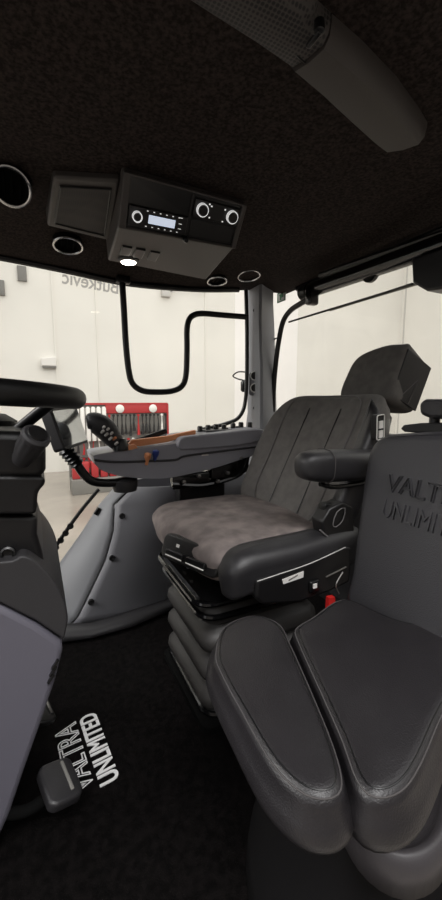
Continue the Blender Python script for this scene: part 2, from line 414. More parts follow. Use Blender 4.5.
for y in (376, 388):
    c = pp(254.8, y)+nrm*.022
    bm = nb(); lathe(bm, [(.026, -.012), (.026, .004), (.021, .006), (.021, -.004)], c, nrm, 28, cap=False); k = obj('switch', bm, 'pale', pil, label='round switch with pale ring')
    bm = nb(); disc(bm, c-nrm*.006, nrm, .02, .01); obj('button', bm, 'blackp', k)
for y in (311, 408):
    bm = nb(); disc(bm, pp(254.5, y)+nrm*.012, nrm, .009, .006); obj('screw', bm, 'blackp', pil)
# cable loop beside it
bm = nb(); tube(bm, [at(246, 372, X=1.09), at(238, 372, X=1.09), at(233, 376, X=1.09), at(238, 379, X=1.09), at(244, 381, X=1.09), at(246, 390, X=1.09)], .0045, 8)
lathe(bm, [(.012, 0), (.02, .01), (.02, .055), (.012, .07)], at(244, 392, X=1.10), (0, 0, 1), 14)
tag(obj('cable', bm, 'satin'), 'thin black cable loop with plug at the left side of the grey corner pillar', 'cable')
# ------------------------------------------------------------------ rails, blind, wiper
t = thing('grab_rail', 'black tubular grab rail bent into a step across the right side window', 'rail', at(125, 283, Y=1.79))
bm = nb(); tube(bm, [at(x, y, Y=1.79) for x, y in ((122, 278), (124, 310), (126, 345), (129, 372), (133, 384), (142, 390.5), (155, 392), (172, 391), (182, 386), (186, 375), (187, 350), (187, 330), (189, 320), (194, 315), (203, 313.5), (222, 315), (247, 317))], .0145, 12); obj('tube', bm, 'satin', t)
bm = nb(); box(bm, at(123, 280, Y=1.79), (.06, .04, .03), bev=.006); obj('bracket', bm, 'satin', t)
t = thing('grab_bar', 'curved black grab bar on the rear window left of the wiper', 'bar', at(275, 412, X=1.17))
bm = nb(); tube(bm, [at(x, y, X=1.2) for x, y in ((309, 299), (300, 304), (290, 311), (283, 322), (279, 340), (276, 362), (274, 385), (273, 412))], .0135, 12); obj('tube', bm, 'satin', t)
bm = nb(); box(bm, at(312, 296, X=1.215), (.06, .04, .085), bev=.012); obj('bracket', bm, 'gloss', t)
bm = nb(); tube(bm, [at(278, 338, X=1.21), at(274, 341, X=1.235), at(272.5, 360, X=1.24), at(272, 400, X=1.24)], .004, 8); obj('wire', bm, 'satin', t)
t = thing('roller_blind', 'black roller sun blind bar along the top of the rear window', 'blind', at(311, 285, X=1.2))
bm = nb(); a, b = at(309, 291, X=1.235), at(480, 231, X=1.235); d = (b-a).normalized()
lathe(bm, [(.03, 0), (.034, .004), (.034, (b-a).length)], a, d, 16); obj('bar', bm, 'gloss', t)
bm = nb(); tube(bm, [at(320, 275, X=1.25), at(390, 251, X=1.25), at(480, 220, X=1.25)], .012, 8, smooth=0); obj('rail', bm, 'satin', t)
bm = nb(); lathe(bm, [(.038, 0), (.038, .05)], at(309, 291, X=1.235)-d*.045, d, 16); obj('end_cap', bm, 'satin', t)
bm = nb(); lathe(bm, [(.04, -.008), (.04, .008)], at(371, 272, X=1.235), (-1, 0, 0), 20); obj('pull_tab', bm, 'satin', t)
bm = nb(); P = [at(x, y, X=1.18) for x, y in ((411, 258), (445, 246), (480, 240), (480, 288), (442, 289), (426, 291), (412, 283))]; prism(bm, P, (.09, 0, 0))
tag(obj('blind_housing', bm, 'blackp', None, True, .008), 'dark blocky housing at the right end of the rear window top', 'housing')
t = thing('rear_wiper', 'thin black wiper slanting across the outside of the rear window', 'wiper', at(350, 303, X=1.33))
bm = nb(); tube(bm, [at(x, y, X=1.322) for x, y in ((289, 322), (330, 309.5), (372, 297), (412, 284))], .0055, 8); obj('blade', bm, 'satin', t)
bm = nb(); tube(bm, [at(x, y, X=1.334) for x, y in ((330, 310), (372, 297), (432, 279))], .007, 8); obj('arm', bm, 'hgrey', t)
o = at(277.5, 303.5, X=1.305); bm = nb(); fr = frame((0, -1, 0), Z_)
s = at(286, 290, X=1.305); W, H = abs(s.y-o.y), s.z-o.z
prism(bm, [o, o+fr @ V((W, 0, 0)), o+fr @ V((W, H, 0)), o+fr @ V((0, H, 0))], (-.002, 0, 0)); t = tag(obj('exit_sticker', bm, 'toolw', smooth=False), 'small green and white exit sticker on the rear window by the pillar', 'sticker')
bm = nb()
for q in ((0, 0, 1, .12), (0, .88, 1, 1), (0, 0, .12, 1), (.88, 0, 1, 1), (.3, .2, .5, .75), (.5, .4, .75, .85), (.25, .65, .5, .8)):
    prism(bm, [o+fr @ V((q[i]*W, q[j]*H, .002)) for i, j in ((0, 1), (2, 1), (2, 3), (0, 3))], (-.001, 0, 0))
obj('pictogram', bm, 'green', t, False)
# mirrored dealer lettering on the side glass
a = at(62, 283.5, Y=1.857); b = at(122, 295, Y=1.857); c = at(62, 271, Y=1.857)
bm = text_bm('.Butkevic', a, frame(b-a, Z_), (b-a).length, (c-a).length*1.12, .001, offset=.012, mirror=True)
o = tag(obj('window_lettering', bm, 'glyph', smooth=False), 'grey mirrored dealer name lettering on the side window top', 'lettering')
# ------------------------------------------------------------------ roof fittings
def roof_vent(px, py, r, label, drop=.004, tilt=(0, 0, -1)):
    p = at(px, py, Z=1.56); z = zc(p.x, p.y); p = at(px, py, Z=z-drop)
    t = thing('air_vent', label, 'vent', p, 'round air vents in the headliner'); n = V(tilt).normalized()
    a = (X_-n*n.x).normalized(); b = n.cross(a)
    bm = nb(); tube(bm, [p+(a*math.cos(k*PI/20)+b*math.sin(k*PI/20))*r for k in range(40)], .0045, 8, True, 0); obj('ring', bm, 'chrome', t)
    bm = nb(); lathe(bm, [(r*1.02, -.09), (r*1.02, -.002), (r*.95, .002), (r*.9, -.006), (r*.7, -.016), (r*.01, -.018)], p, n, 32); bw = obj('bowl', bm, 'matt', t)
    bm = nb()
    for k in (-1, 0, 1): box(bm, p+n*-.012+V((k*r*.42, 0, 0)), (.004, .008, r*1.3), frame(X_, X_.cross(n)) @ Matrix.Rotation(PI/2, 3, 'X'))
    obj('slat', bm, 'matt', bw, False)
roof_vent(11, 187, .047, 'chrome ringed round roof vent at the left edge, left of the speaker', drop=.046, tilt=(-.1, -.75, -.7))
roof_vent(68, 246, .051, 'chrome ringed round roof vent below the square speaker, above the side window', drop=.016, tilt=(0, -.22, -1))
roof_vent(217, 281.5, .046, 'smaller chrome ringed roof vent between the radio console and the corner pillar', tilt=(0, -.15, -1))
roof_vent(249, 276, .052, 'chrome ringed round roof vent at the top of the grey corner pillar', tilt=(0, -.2, -1))
# speaker
t = thing('roof_speaker', 'square black roof speaker left of the radio console', 'speaker', (.16, 1.2, 1.56))
q = [(53, 177), (120, 181), (110, 241), (47, 226)]
def zs(k): return (1.565, 1.565, 1.53, 1.53)[k]
P = [at(x, y, Z=zs(i)) for i, (x, y) in enumerate(q)]
bm = nb(); prism(bm, P, (0, .02, .06)); obj('frame', bm, 'console', t, True, .008)
c = sum(P, V((0, 0, 0)))/4; n = (P[1]-P[0]).cross(P[3]-P[0]).normalized(); n = n if n.z < 0 else -n
bm = nb(); prism(bm, [c+(p-c)*.76+n*.003 for p in P], -n*.01); obj('grille', bm, 'mesh2', t, False)
bm = nb(); I = [c+(p-c)*.77+n*.003 for p in P]; tube(bm, I, .0035, 6, True, 0); obj('bezel', bm, 'blackp', t)
# radio console
rc = thing('radio_console', 'dark overhead console with radio and round controls in the roof', 'console', (.42, 1.2, 1.58))
TL, TR = at(123, 170, Z=1.572), at(246, 204, Z=1.572)
BL, BR = at(118, 227, Y=TL.y+.085), at(234, 248, Y=TR.y+.085)
FL, FM, FR_ = at(107, 263, Y=1.5), at(203, 280, Y=1.53), at(206, 280, Y=1.5)
top = .05
bm = nb()
# side walls + lower panel as one shell
def up(p): return V((p.x, max(p.y, TL.y+.1), 1.60))
ring1 = [TL, BL, FL+V((0, -.02, .002)), V((FL.x, FL.y+.02, 1.6)), V((TL.x, TL.y+.02, 1.6))]
ring2 = [TR, BR, FR_, V((FR_.x, FR_.y+.02, 1.6)), V((TR.x, TR.y+.02, 1.6))]
rings = [[a.lerp(b, k) for a, b in zip(ring1, ring2)] for k in (0, .25, .5, .75, 1)]
loft(bm, rings); obj('housing', bm, 'console', rc, True, .007, ang=30)
n = (TR-TL).cross(BL-TL).normalized(); n = n if n.y < 0 else -n
fu = frame(TR-TL, TL-BL)
def cf(u, v, w=0): # place on the sloping front: u, v in 0..1 from upper left
    a = TL.lerp(TR, u); b = BL.lerp(BR, u); return a.lerp(b, v)+n*w
def quad(bm, u0, v0, u1, v1, w0, w1):
    return loft(bm, [[cf(u0, v0, w), cf(u1, v0, w), cf(u1, v1, w), cf(u0, v1, w)] for w in (w0, w1)])
bm = nb(); quad(bm, .055, .05, .96, .95, .0, .004); obj('recess', bm, 'satin', rc, False)
bm = nb()
for a in ((.0, .0, 1, .05), (.0, .95, 1, 1), (.0, 0, .055, 1), (.96, 0, 1, 1)): quad(bm, *a, .0, .012)
obj('front_frame', bm, 'console', rc, True, .003)
bm = nb(); quad(bm, .525, .07, .54, .95, .003, .008); obj('divider', bm, 'blackp', rc, False)
bm = nb(); quad(bm, .06, .52, .52, .90, .0, .016); ra = obj('radio', bm, 'blackp', rc, True, .003)
bm = nb(); quad(bm, .21, .63, .42, .79, .0155, .018); obj('display', bm, 'disp', ra, False, label='lit pale blue radio display')
def ringknob(bm, c, r): return lathe(bm, [(r, 0), (r, .012), (r*.87, .013), (r*.87, .006), (r*.8, .006)], c, n, 24, cap=False)
bm = nb(); ringknob(bm, cf(.12, .70, .016), .014); k = obj('volume_knob', bm, 'knob', ra, label='round knob with white ring')
bm = nb(); disc(bm, cf(.12, .70, .016), n, .011, .012); obj('cap', bm, 'blackp', k)
for i in range(6):
    for v in (.565, .855):
        bm = nb(); u = .19+i*.05; quad(bm, u, v-.008, u+.012, v+.008, .0155, .017); obj('button', bm, 'knob', ra, False)
for v in (.56, .68, .78):
    bm = nb(); quad(bm, .45, v-.006, .475, v+.006, .0155, .017); obj('button', bm, 'knob', ra, False)
bm = nb(); quad(bm, .555, .12, .95, .5, .002, .012); cp = obj('control_panel', bm, 'blackp', rc, True, .004)
for u in (.62, .885):
    bm = nb(); ringknob(bm, cf(u, .31, .012), .018); k = obj('dial', bm, 'knob', cp, label='round dial with white ring')
    bm = nb(); disc(bm, cf(u, .31, .012), n, .015, .018); obj('cap', bm, 'satin', k)
bm = nb()
for u, v in ((.69, .19), (.69, .42), (.81, .19), (.81, .44), (.67, .16)): quad(bm, u, v, u+.012, v+.03, .011, .013)
obj('symbol', bm, 'knob', cp, False)
bm = nb(); quad(bm, .555, .55, .95, .92, .0, .006); obj('storage_flap', bm, 'blackp', rc, True, .004)
bm = nb(); lathe(bm, [(.008, 0), (.01, .02), (.006, .028)], cf(.53, .97, 0), n, 14); obj('latch', bm, 'satin', rc)
# lower face: three switches and a lit lamp
def lf(u, v, w=0):
    m = (BR-BL).cross(FL-BL).normalized(); m = m if m.z < 0 else -m
    a = BL.lerp(BR, u); b = ring1[2].lerp(ring2[2], u); return a.lerp(b, v)+m*w
def lquad(bm, u0, v0, u1, v1, w0, w1): return loft(bm, [[lf(u0, v0, w), lf(u1, v0, w), lf(u1, v1, w), lf(u0, v1, w)] for w in (w0, w1)])
for u in (.075, .19, .32):
    bm = nb(); lquad(bm, u, .42, u+.085, .68, -.002, .006); obj('rocker_switch', bm, 'satin', rc, True, .003)
bm = nb(); c = lf(.17, .83, .001); m = lf(.17, .83, 1)-lf(.17, .83, 0); lathe(bm, [(.038, -.002), (.038, .004), (.030, .008)], c, m, 28); rl = obj('lamp_bezel', bm, 'plas', rc)
bm = nb(); lathe(bm, [(.030, .004), (.025, .011), (.001, .014)], c, m, 28); obj('lamp_lens', bm, 'lamp', rl, label='lit warm white lamp')
# duct cover near the camera
t = thing('roof_duct_cover', 'long dark roof duct cover with mesh front half and latch', 'duct cover', at(310, 50, Z=1.56))
def duct(rows, h):
    R = []
    for (lx, ly), (rx, ry) in rows:
        a = at(lx, ly, Z=1.575); b = at(rx, ry, Z=1.575); h0 = V((0, 0, -h)); s = (b-a)
        R.append([a, a+s*.04+h0*.55, a+s*.16+h0*.95, a+s*.5+h0*1.05, a+s*.84+h0*.95, a+s*.96+h0*.55, b, b+V((0, 0, .02)), a+V((0, 0, .02))])
    return R
bm = nb(); loft(bm, duct([((130, -50), (250, -70)), ((205, 0), (318, -5)), ((246, 25), (318, 8)), ((287, 54), (331, 20))], .03)); obj('mesh_panel', bm, 'mesh', t, ang=50)
bm = nb(); loft(bm, duct([((289, 56), (332, 21)), ((318, 82), (362, 47)), ((348, 111), (396, 82)), ((372, 133), (418, 112)), ((381, 139), (427, 127))], .034)); obj('end_panel', bm, 'console', t, ang=35)
bm = nb(); tube(bm, [at(x, y, Z=1.545) for x, y in ((297, 55), (325, 80), (352, 105), (375, 132), (390, 138))], .0022, 6); obj('groove_line', bm, 'satin', t)
bm = nb(); p = at(319, 29, Z=1.54); lathe(bm, [(.009, -.01), (.009, .004), (.006, .006)], p, (0, 0, -1), 14); box(bm, p+V((.0, .012, -.004)), (.008, .03, .008), bev=.002); obj('latch', bm, 'satin', t)
# ------------------------------------------------------------------ floor mat
t = thing('floor_mat', 'black carpet floor mat with white tractor lettering', 'mat', (.4, .95, 0))
bm = nb(); o2 = outline([(-.5, .75), (-.1, .62), (.3, .24), (1.15, .24), (1.2, .9), (1.15, 1.78), (.6, 1.78), (.1, 1.7), (-.5, 1.55)], 80)
cushion(bm, o2, (0, 0, 0), FXY, .012, .005, .003, 0); obj('carpet', bm, 'mat', t)
bl = at(95, 786.5, Z=.013); br = at(76, 721, Z=.013); tl = at(80, 788, Z=.013)
fr = frame(br-bl, Z_.cross(br-bl))
bm = text_bm('VALTRA', bl, fr, (br-bl).length, .062, .0015, outl=.022); obj('brand_lettering', bm, 'white', t, False, label='white outlined lettering')
bl = at(120, 777, Z=.013); br = at(95.5, 711.5, Z=.013); fr = frame(br-bl, Z_.cross(br-bl))
bm = text_bm('UNLIMITED', bl, fr, (br-bl).length, .05, .0015, offset=.02); obj('slogan_lettering', bm, 'white', t, False, label='solid white lettering')
# pedals
t = thing('brake_pedal', 'dark ribbed foot pedal nearest the door, beside the mat lettering', 'pedal', at(58, 815, Z=.012))
o = at(58, 788, Z=.12); ey = at(61, 764, Z=.13)-at(79, 808, Z=.11); ex = at(80, 808, Z=.105)-at(44, 806, Z=.13); ex = ex-ey*(ex.dot(ey)/ey.dot(ey)); fm = frame(ex, ey)
bm = nb(); cushion(bm, outline([p[:2] for p in rrect(.075, .098, .018, 3)], 48, 3), o, fm, .024, .009, .005, .003); pd = obj('pad', bm, 'leather', t)
bm = nb()
box(bm, o+fm @ V((.012, 0, .027)), (.007, .07, .005), fm, .0015)
obj('rib', bm, 'hgrey', pd)
bm = nb(); tube(bm, [o+fm @ V((0, 0, .0)), o+V((-.08, .0, -.02)), o+V((-.2, .02, .06)), o+V((-.3, .03, .2))], .012, 10); obj('arm', bm, 'matt', t)
t = thing('accelerator_pedal', 'small pedal with bright edge behind the front console, farther from the door', 'pedal', at(40, 715, Z=.012))
o = at(41, 712, Z=.1); bm = nb(); cushion(bm, outline([p[:2] for p in rrect(.05, .1, .012, 3)], 40, 3), o, fm, .016, .006, .004, .001); obj('pad', bm, 'blackp', t)
bm = nb(); box(bm, o+fm @ V((.015, 0, .017)), (.008, .06, .004), fm, .001); obj('rib', bm, 'steel', t)
bm = nb(); tube(bm, [o, o+V((-.08, 0, 0)), o+V((-.22, 0, .12))], .01, 8); obj('arm', bm, 'blackp', t)
# ------------------------------------------------------------------ fender cover and side trims
t = thing('fender_cover', 'grey moulded wheel arch cover with screws under the armrest console', 'panel', (.3, 1.62, 0))
def rows_between(A, B, n, bulge=V((0, 0, 0))):
    return [[a.lerp(b, i/n)+bulge*math.sin(PI*i/n) for a, b in zip(A, B)] for i in range(n+1)]
# edge lines of the moulding, front strip then main panel
E0 = [at(117, 487, Y=1.80), at(101, 505, Y=1.80), at(82, 535, Y=1.78), at(64, 560, Y=1.76), at(51, 582, Y=1.74), at(44, 600, Y=1.73), at(44, 640, Y=1.7)]
E1 = [at(133, 487, Y=1.72), at(115, 505, Y=1.70), at(114, 530, Y=1.67), at(106, 560, Y=1.64), at(93, 588, Y=1.61), at(79, 616, Y=1.585), at(72, 624, Y=1.58)]
E2 = [at(190, 484, Y=1.66), at(185, 500, Y=1.66), at(180, 525, Y=1.65), at(176, 555, Y=1.64), at(172, 575, Y=1.63), at(170, 597, Y=1.62), at(169, 603, Y=1.62)]
E3 = [at(262, 470, Y=1.64), at(255, 490, Y=1.64), at(240, 520, Y=1.64), at(235, 550, Y=1.64), at(230, 560, Y=1.64), at(228, 575, Y=1.64), at(226, 580, Y=1.64)]
bm = nb(); patch(bm, rows_between(E1, E0, 8, V((.0, -.012, .012))), .012); o = obj('front_strip', bm, 'grey', t, ang=180)
bm = nb(); g = rows_between(E2, E1, 10, V((0, -.02, 0)))+[]; patch(bm, g, .012); o = obj('main_panel', bm, 'grey3', t, ang=180)
bm = nb(); patch(bm, rows_between(E3, E2, 6), .012); obj('rear_panel', bm, 'grey2', t, ang=180)
bm = nb(); tube(bm, [p+V((0, -.004, 0)) for p in E1], .004, 6); obj('seam_strip', bm, 'satin', t)
for x, y, Y in ((122, 516, 1.668), (112, 558, 1.627), (91, 602, 1.583)):
    bm = nb(); p = at(x, y, Y=Y); lathe(bm, [(.013, -.03), (.013, .006), (.010, .010), (.008, .006), (.001, .005)], p, (-.15, -1, .25), 16); obj('screw', bm, 'blackp', t)
bm = nb(); p = at(97, 511, Y=1.745); box(bm, p, (.035, .02, .016), frame((.6, 0, .8), (0, 1, 0)), .003); obj('clip', bm, 'satin', t)
# bottom skirt
A = [at(x, y, Y=Yv) for x, y, Yv in ((50, 626, 1.60), (68, 626, 1.585), (90, 625, 1.57), (130, 613, 1.58), (170, 600, 1.61), (215, 580, 1.64))]
B = [at(x, y, Z=.012) for x, y in ((50, 645), (68, 643), (90, 640), (130, 629), (170, 612), (215, 592))]
bm = nb(); patch(bm, rows_between(A, B, 5, V((0, -.015, .01))), .02); obj('skirt', bm, 'plas', t, ang=180)
bm = nb(); tube(bm, [p+V((0, -.006, 0)) for p in A], .006, 6); obj('skirt_seam', bm, 'satin', t)
# stay along the glass edge
t = thing('window_stay', 'slotted black stay running diagonally along the edge of the side glass', 'stay', at(45, 560, Y=1.81))
pts = [at(46, 562, Y=1.82), at(60, 540, Y=1.82), at(80, 512, Y=1.82), at(99, 489, Y=1.82)]
bm = nb(); tube(bm, pts, .009, 8, smooth=3); obj('bar', bm, 'satin', t)
for k in range(6):
    p = pts[0].lerp(pts[2], k/7); bm = nb(); lathe(bm, [(.014, -.012), (.014, .008), (.006, .008)], p, (0, -1, .2), 12); obj('link', bm, 'blackp', t)
bm = nb(); p = at(42, 537, Y=1.80); prism(bm, [at(39, 513, Y=1.8), at(44, 516, Y=1.8), at(46, 560, Y=1.8), at(40, 556, Y=1.8)], (0, .02, 0)); obj('bracket', bm, 'hallg', t, False)
# ------------------------------------------------------------------ front console, column and wheel
fc = thing('front_console', 'dark grey front console with steering column at the left edge', 'console', (-.2, 1.0, 0))
YA = .80
def fpz(L, Y=YA): return [at(x, y, Y=Y) for x, y in L]
bm = nb(); prism(bm, fpz([(-125, 615), (0, 606), (35, 624), (60, 641), (64, 648), (56, 680), (42, 722), (25, 770), (10, 815), (-10, 860), (-125, 860)]), (0, .42, 0)); obj('lower_panel', bm, 'lilac', fc, True, .012, ang=30)
bm = nb(); L = cat(fpz([(-125, 560), (0, 562), (22, 556), (36, 562), (52, 578), (64, 600), (68, 620), (64, 640)]), 4)
prism(bm, L+fpz([(36, 621), (0, 603), (-125, 610)]), (0, .44, 0)); obj('upper_shroud', bm, 'plas', fc, True, .014, ang=30)
bm = nb(); prism(bm, fpz([(-125, 512), (38, 516), (37, 535), (42, 552), (47, 575), (30, 590), (-125, 590)], .84), (0, .34, 0)); obj('column_base', bm, 'blackp', fc, True, .012, ang=30)
bm = nb(); lathe(bm, [(.014, -.02), (.014, .012), (.01, .014), (.008, .004)], at(8, 553, Y=.835), (0, -1, .2), 16); obj('screw', bm, 'satin', fc)
bm = nb(); prism(bm, fpz([(-125, 474), (44, 476), (46, 484), (38, 492), (36, 515), (-125, 515)], .82), (0, .36, 0)); obj('column_cover', bm, 'blackp', fc, True, .012, ang=30)
bm = nb(); prism(bm, fpz([(-125, 425), (20, 432), (40, 438), (46, 446), (46, 470), (44, 478), (-125, 478)], .82), (0, .36, 0)); obj('column_head', bm, 'blackp', fc, True, .016, ang=30)
bm = nb()
for k in range(3):
    a = at(51+k*2, 678-k*7, Y=YA-.002); box(bm, a, (.02, .01, .004), frame((.6, 0, .8), Y_))
obj('vent_slot', bm, 'satin', fc, False)
# stalk
t = thing('control_stalk', 'ribbed black rotary control stalk on the side of the steering column', 'lever', at(16, 462, Y=.8))
a = at(27, 451, Y=.79); ax = V((.36, -.52, .62)).normalized()
bm = nb(); P = []
for r, h in ((.016, -.03), (.022, 0), (.024, .008), (.0245, .034), (.026, .037), (.026, .044), (.0225, .048)):
    ring = []
    xx = (Z_-ax*ax.z).normalized(); yy = ax.cross(xx)
    for k in range(48):
        rr = r*(1-.05*(k % 4 < 2)) if 0 < h < .035 else r
        ring.append(a+ax*h+(xx*math.cos(k*2*PI/48)+yy*math.sin(k*2*PI/48))*rr)
    P.append(ring)
loft(bm, P); obj('grip', bm, 'plas', t, ang=30)
bm = nb(); lathe(bm, [(.018, 0), (.017, .004), (.001, .005)], a+ax*.047, ax, 28); obj('end_button', bm, 'blackp', t)
bm = nb(); tube(bm, [a-ax*.01, a-ax*.03+V((-.02, .05, 0))], .012, 10, smooth=0); obj('stem', bm, 'satin', t)
# wheel
WC = V((-.122, 1.04, .986)); wn = V((math.sin(math.radians(3.5)), 0.02, math.cos(math.radians(3.5)))).normalized()
wx = (X_-wn*wn.x).normalized(); wy = wn.cross(wx)
t = thing('steering_wheel', 'thick rimmed black steering wheel seen edge on', 'steering wheel', WC-wn*.12)
bm = nb(); tube(bm, [WC+(wx*math.cos(k*PI/24)+wy*math.sin(k*PI/24))*.215 for k in range(48)], .026, 16, True, 0); obj('rim', bm, 'rimm', t)
for k, a in enumerate((-40, 100, 220)):
    a = math.radians(a); dv = wx*math.cos(a)+wy*math.sin(a); bm = nb()
    tube(bm, [WC+dv*.21-wn*.01, WC+dv*.16-wn*.045, WC+dv*.06-wn*.12], .013, 10); obj('spoke', bm, 'satin', t)
bm = nb(); lathe(bm, [(.06, -.13), (.085, -.1), (.085, -.06), (.06, -.045), (.001, -.04)], WC, wn, 36); obj('hub', bm, 'blackp', t)
# ------------------------------------------------------------------ armrest console
ac = thing('armrest_console', 'grey armrest console with orange strip and control levers beside the driver seat', 'console', (.55, 1.45, .6))
AY = 1.44
def ap(L, Y=AY): return [at(x, y, Y=Y) for x, y in L]
L = cat(ap([(93, 456), (100, 454), (135, 449), (172, 444), (215, 438), (262, 432)]), 4)+cat(ap([(264, 452), (243, 459), (215, 468), (190, 474), (160, 479), (125, 477), (103, 471), (95, 464)]), 4)
bm = nb(); prism(bm, L, (0, .2, 0)); obj('body', bm, 'grey4', ac, True, .012, ang=30)
L = cat(ap([(176, 446), (180, 438), (192, 435.5), (225, 432), (258, 428.5), (263, 432), (263, 441)]), 3)+ap([(235, 446), (200, 449), (180, 450)])
L = [p+V((0, -.012, 0)) for p in L]
bm = nb(); prism(bm, L, (0, .19, 0)); obj('arm_pad', bm, 'grey4', ac, True, .008, ang=30)
bm = nb(); tube(bm, ap([(94, 460), (115, 462), (150, 461), (175, 460), (185, 456), (215, 452), (263, 446)], AY-.003), .0045, 8); obj('edge_trim', bm, 'plas', ac)
bm = nb(); prism(bm, ap([(128, 445), (132, 440), (165, 436.5), (196, 430), (196, 434), (168, 442), (140, 446.5)], AY+.03), (0, .022, 0)); obj('orange_strip', bm, 'orange', ac, True, .003)
bm = nb(); prism(bm, ap([(118, 451), (121, 447), (135, 444), (138, 448), (126, 452)], AY), (0, .02, 0)); obj('lever_base', bm, 'orange', ac, True, .003)
bm = nb(); tube(bm, ap([(124, 444), (140, 440), (166, 431)], AY+.10), .012, 10); obj('crossgate_lever', bm, 'satin', ac)
# multifunction grip
bm = nb(); gp = ap([(87, 422), (94, 422), (104, 428), (112, 437), (120, 447)], AY+.03)
def gr(s): return .018+.024*math.sin(PI*min(1, .08+s*.85))
tube(bm, gp, gr, 14); jg = obj('drive_lever', bm, 'plas', ac)
for x, y in ((104, 427), (108, 429), (112, 433), (107, 434), (111, 438), (115, 438), (103, 431), (117, 443)):
    bm = nb(); lathe(bm, [(.005, -.012), (.005, .004), (.003, .006)], at(x, y, Y=AY-.012), (.4, -.7, .5), 10); obj('button', bm, 'orange' if x == 115 else 'toolw', jg)
bm = nb(); lathe(bm, [(.032, 0), (.03, .02), (.018, .045)], at(121, 450, Y=AY+.02), (0, 0, 1), 18); obj('lever_boot', bm, 'satin', ac)
for x, y, m in ((155, 452, 'blue'), (147, 455, 'orange')):
    bm = nb(); p = at(x, y, Y=AY-.004); lathe(bm, [(.006, -.02), (.008, 0), (.013, .012), (.013, .026), (.006, .03)], p+V((0, 0, -.02)), (.1, -.25, 1), 14); obj('finger_lever', bm, m, ac, label=('blue' if m == 'blue' else 'orange')+' finger lever')
for i, (x, y) in enumerate(((200, 428), (208, 427), (216, 426), (224, 426.5), (233, 425), (241, 424), (250, 424), (238, 428), (226, 429.5))):
    bm = nb(); lathe(bm, [(.012, -.03), (.012, .004), (.009, .009)], at(x, y, Y=AY+.11), (0, 0, 1), 14); obj('button', bm, 'satin', ac)
bm = nb(); box(bm, at(228, 431, Y=AY+.1), (.26, .1, .02), bev=.005); obj('switch_deck', bm, 'plas', ac)
bm = nb(); box(bm, at(205, 455, Y=AY-.002), (.03, .004, .006)); obj('badge', bm, 'toolw', ac, False)
# mechanism below
bm = nb()
for x, y, s in ((190, 478, (.17, .05, .05)), (222, 470, (.13, .06, .07)), (240, 462, (.07, .05, .09)), (178, 484, (.06, .04, .04))): box(bm, at(x, y, Y=AY+.04), s, bev=.008)
obj('bracket', bm, 'gloss', ac)
bm = nb(); tube(bm, ap([(172, 484), (205, 485), (240, 474), (248, 455)], AY+.02), .011, 8); obj('link_rod', bm, 'gloss', ac)
for x, y in ((184, 482), (199, 476), (228, 473), (241, 458), (218, 481)):
    bm = nb(); lathe(bm, [(.008, -.01), (.008, .006), (.003, .007)], at(x, y, Y=AY+.0), (0, -1, .1), 8); obj('bolt', bm, 'steel', ac)
bm = nb(); box(bm, at(200, 492, Y=AY+.1), (.22, .07, .12), bev=.01); obj('support', bm, 'blackp', ac)
# terminal
t = thing('display_terminal', 'tilted touch screen terminal on a curved black arm ahead of the armrest console', 'screen', at(110, 480, Y=1.5))
c0 = at(74, 430, Y=1.50)
TLp, TRp, BRp, BLp = at(48, 412, Y=1.36), at(70, 409, Y=1.53), at(94, 438, Y=1.58), at(66, 446, Y=1.41)
# a true rectangle near those corners
uu = ((TRp-TLp)+(BRp-BLp)).normalized(); vv = (TLp-BLp)+(TRp-BRp); ft = frame(uu, vv); cc = (TLp+TRp+BRp+BLp)/4
Wt, Ht = ((TRp-TLp).length+(BRp-BLp).length)/2, ((TLp-BLp).length+(TRp-BRp).length)/2
bm = nb(); prism(bm, [cc+ft @ V((p.x, p.y, 0)) for p in rrect(Wt, Ht, .012)], ft @ V((0, 0, -.04))); hs = obj('housing', bm, 'plas', t, True, .004)
bm = nb(); prism(bm, [cc+ft @ V((p.x, p.y, .0005)) for p in rrect(Wt*.92, Ht*.86, .004)], ft @ V((0, 0, .0025))); obj('screen_glass', bm, 'mirror', t, False)
nk = cc+ft @ V((-Wt*.2, -Ht*.45, -.03))
q0 = at(64, 449, Y=1.47)
bm = nb(); P = []
q1 = at(78, 465, Y=1.47); dd = (q1-q0)
for k in range(11):
    P.append((.028 if k % 2 else .021, dd.length*k/10))
lathe(bm, P, q0, dd, 18); obj('rubber_boot', bm, 'satin', t)
bm = nb(); tube(bm, [cc+ft @ V((-Wt*.1, -Ht*.3, -.02)), q0], .016, 10, smooth=0); obj('neck', bm, 'satin', t)
bm = nb(); tube(bm, [q1-dd*.1, at(83, 473, Y=1.47), at(92, 481, Y=1.47), at(105, 483, Y=1.48), at(120, 482, Y=1.49), at(136, 479, Y=1.5)], .0165, 12); obj('arm', bm, 'satin', t)
bm = nb(); lathe(bm, [(.045, -.03), (.05, -.01), (.05, .012), (.03, .02)], at(125, 483, Y=1.5), (0, 0, 1), 20); obj('clamp', bm, 'plas', t)
# ------------------------------------------------------------------ driver seat
ds = thing('driver_seat', 'driver seat with grey suede centre and black leather sides on rubber bellows', 'seat', (.58, 1.07, .012))
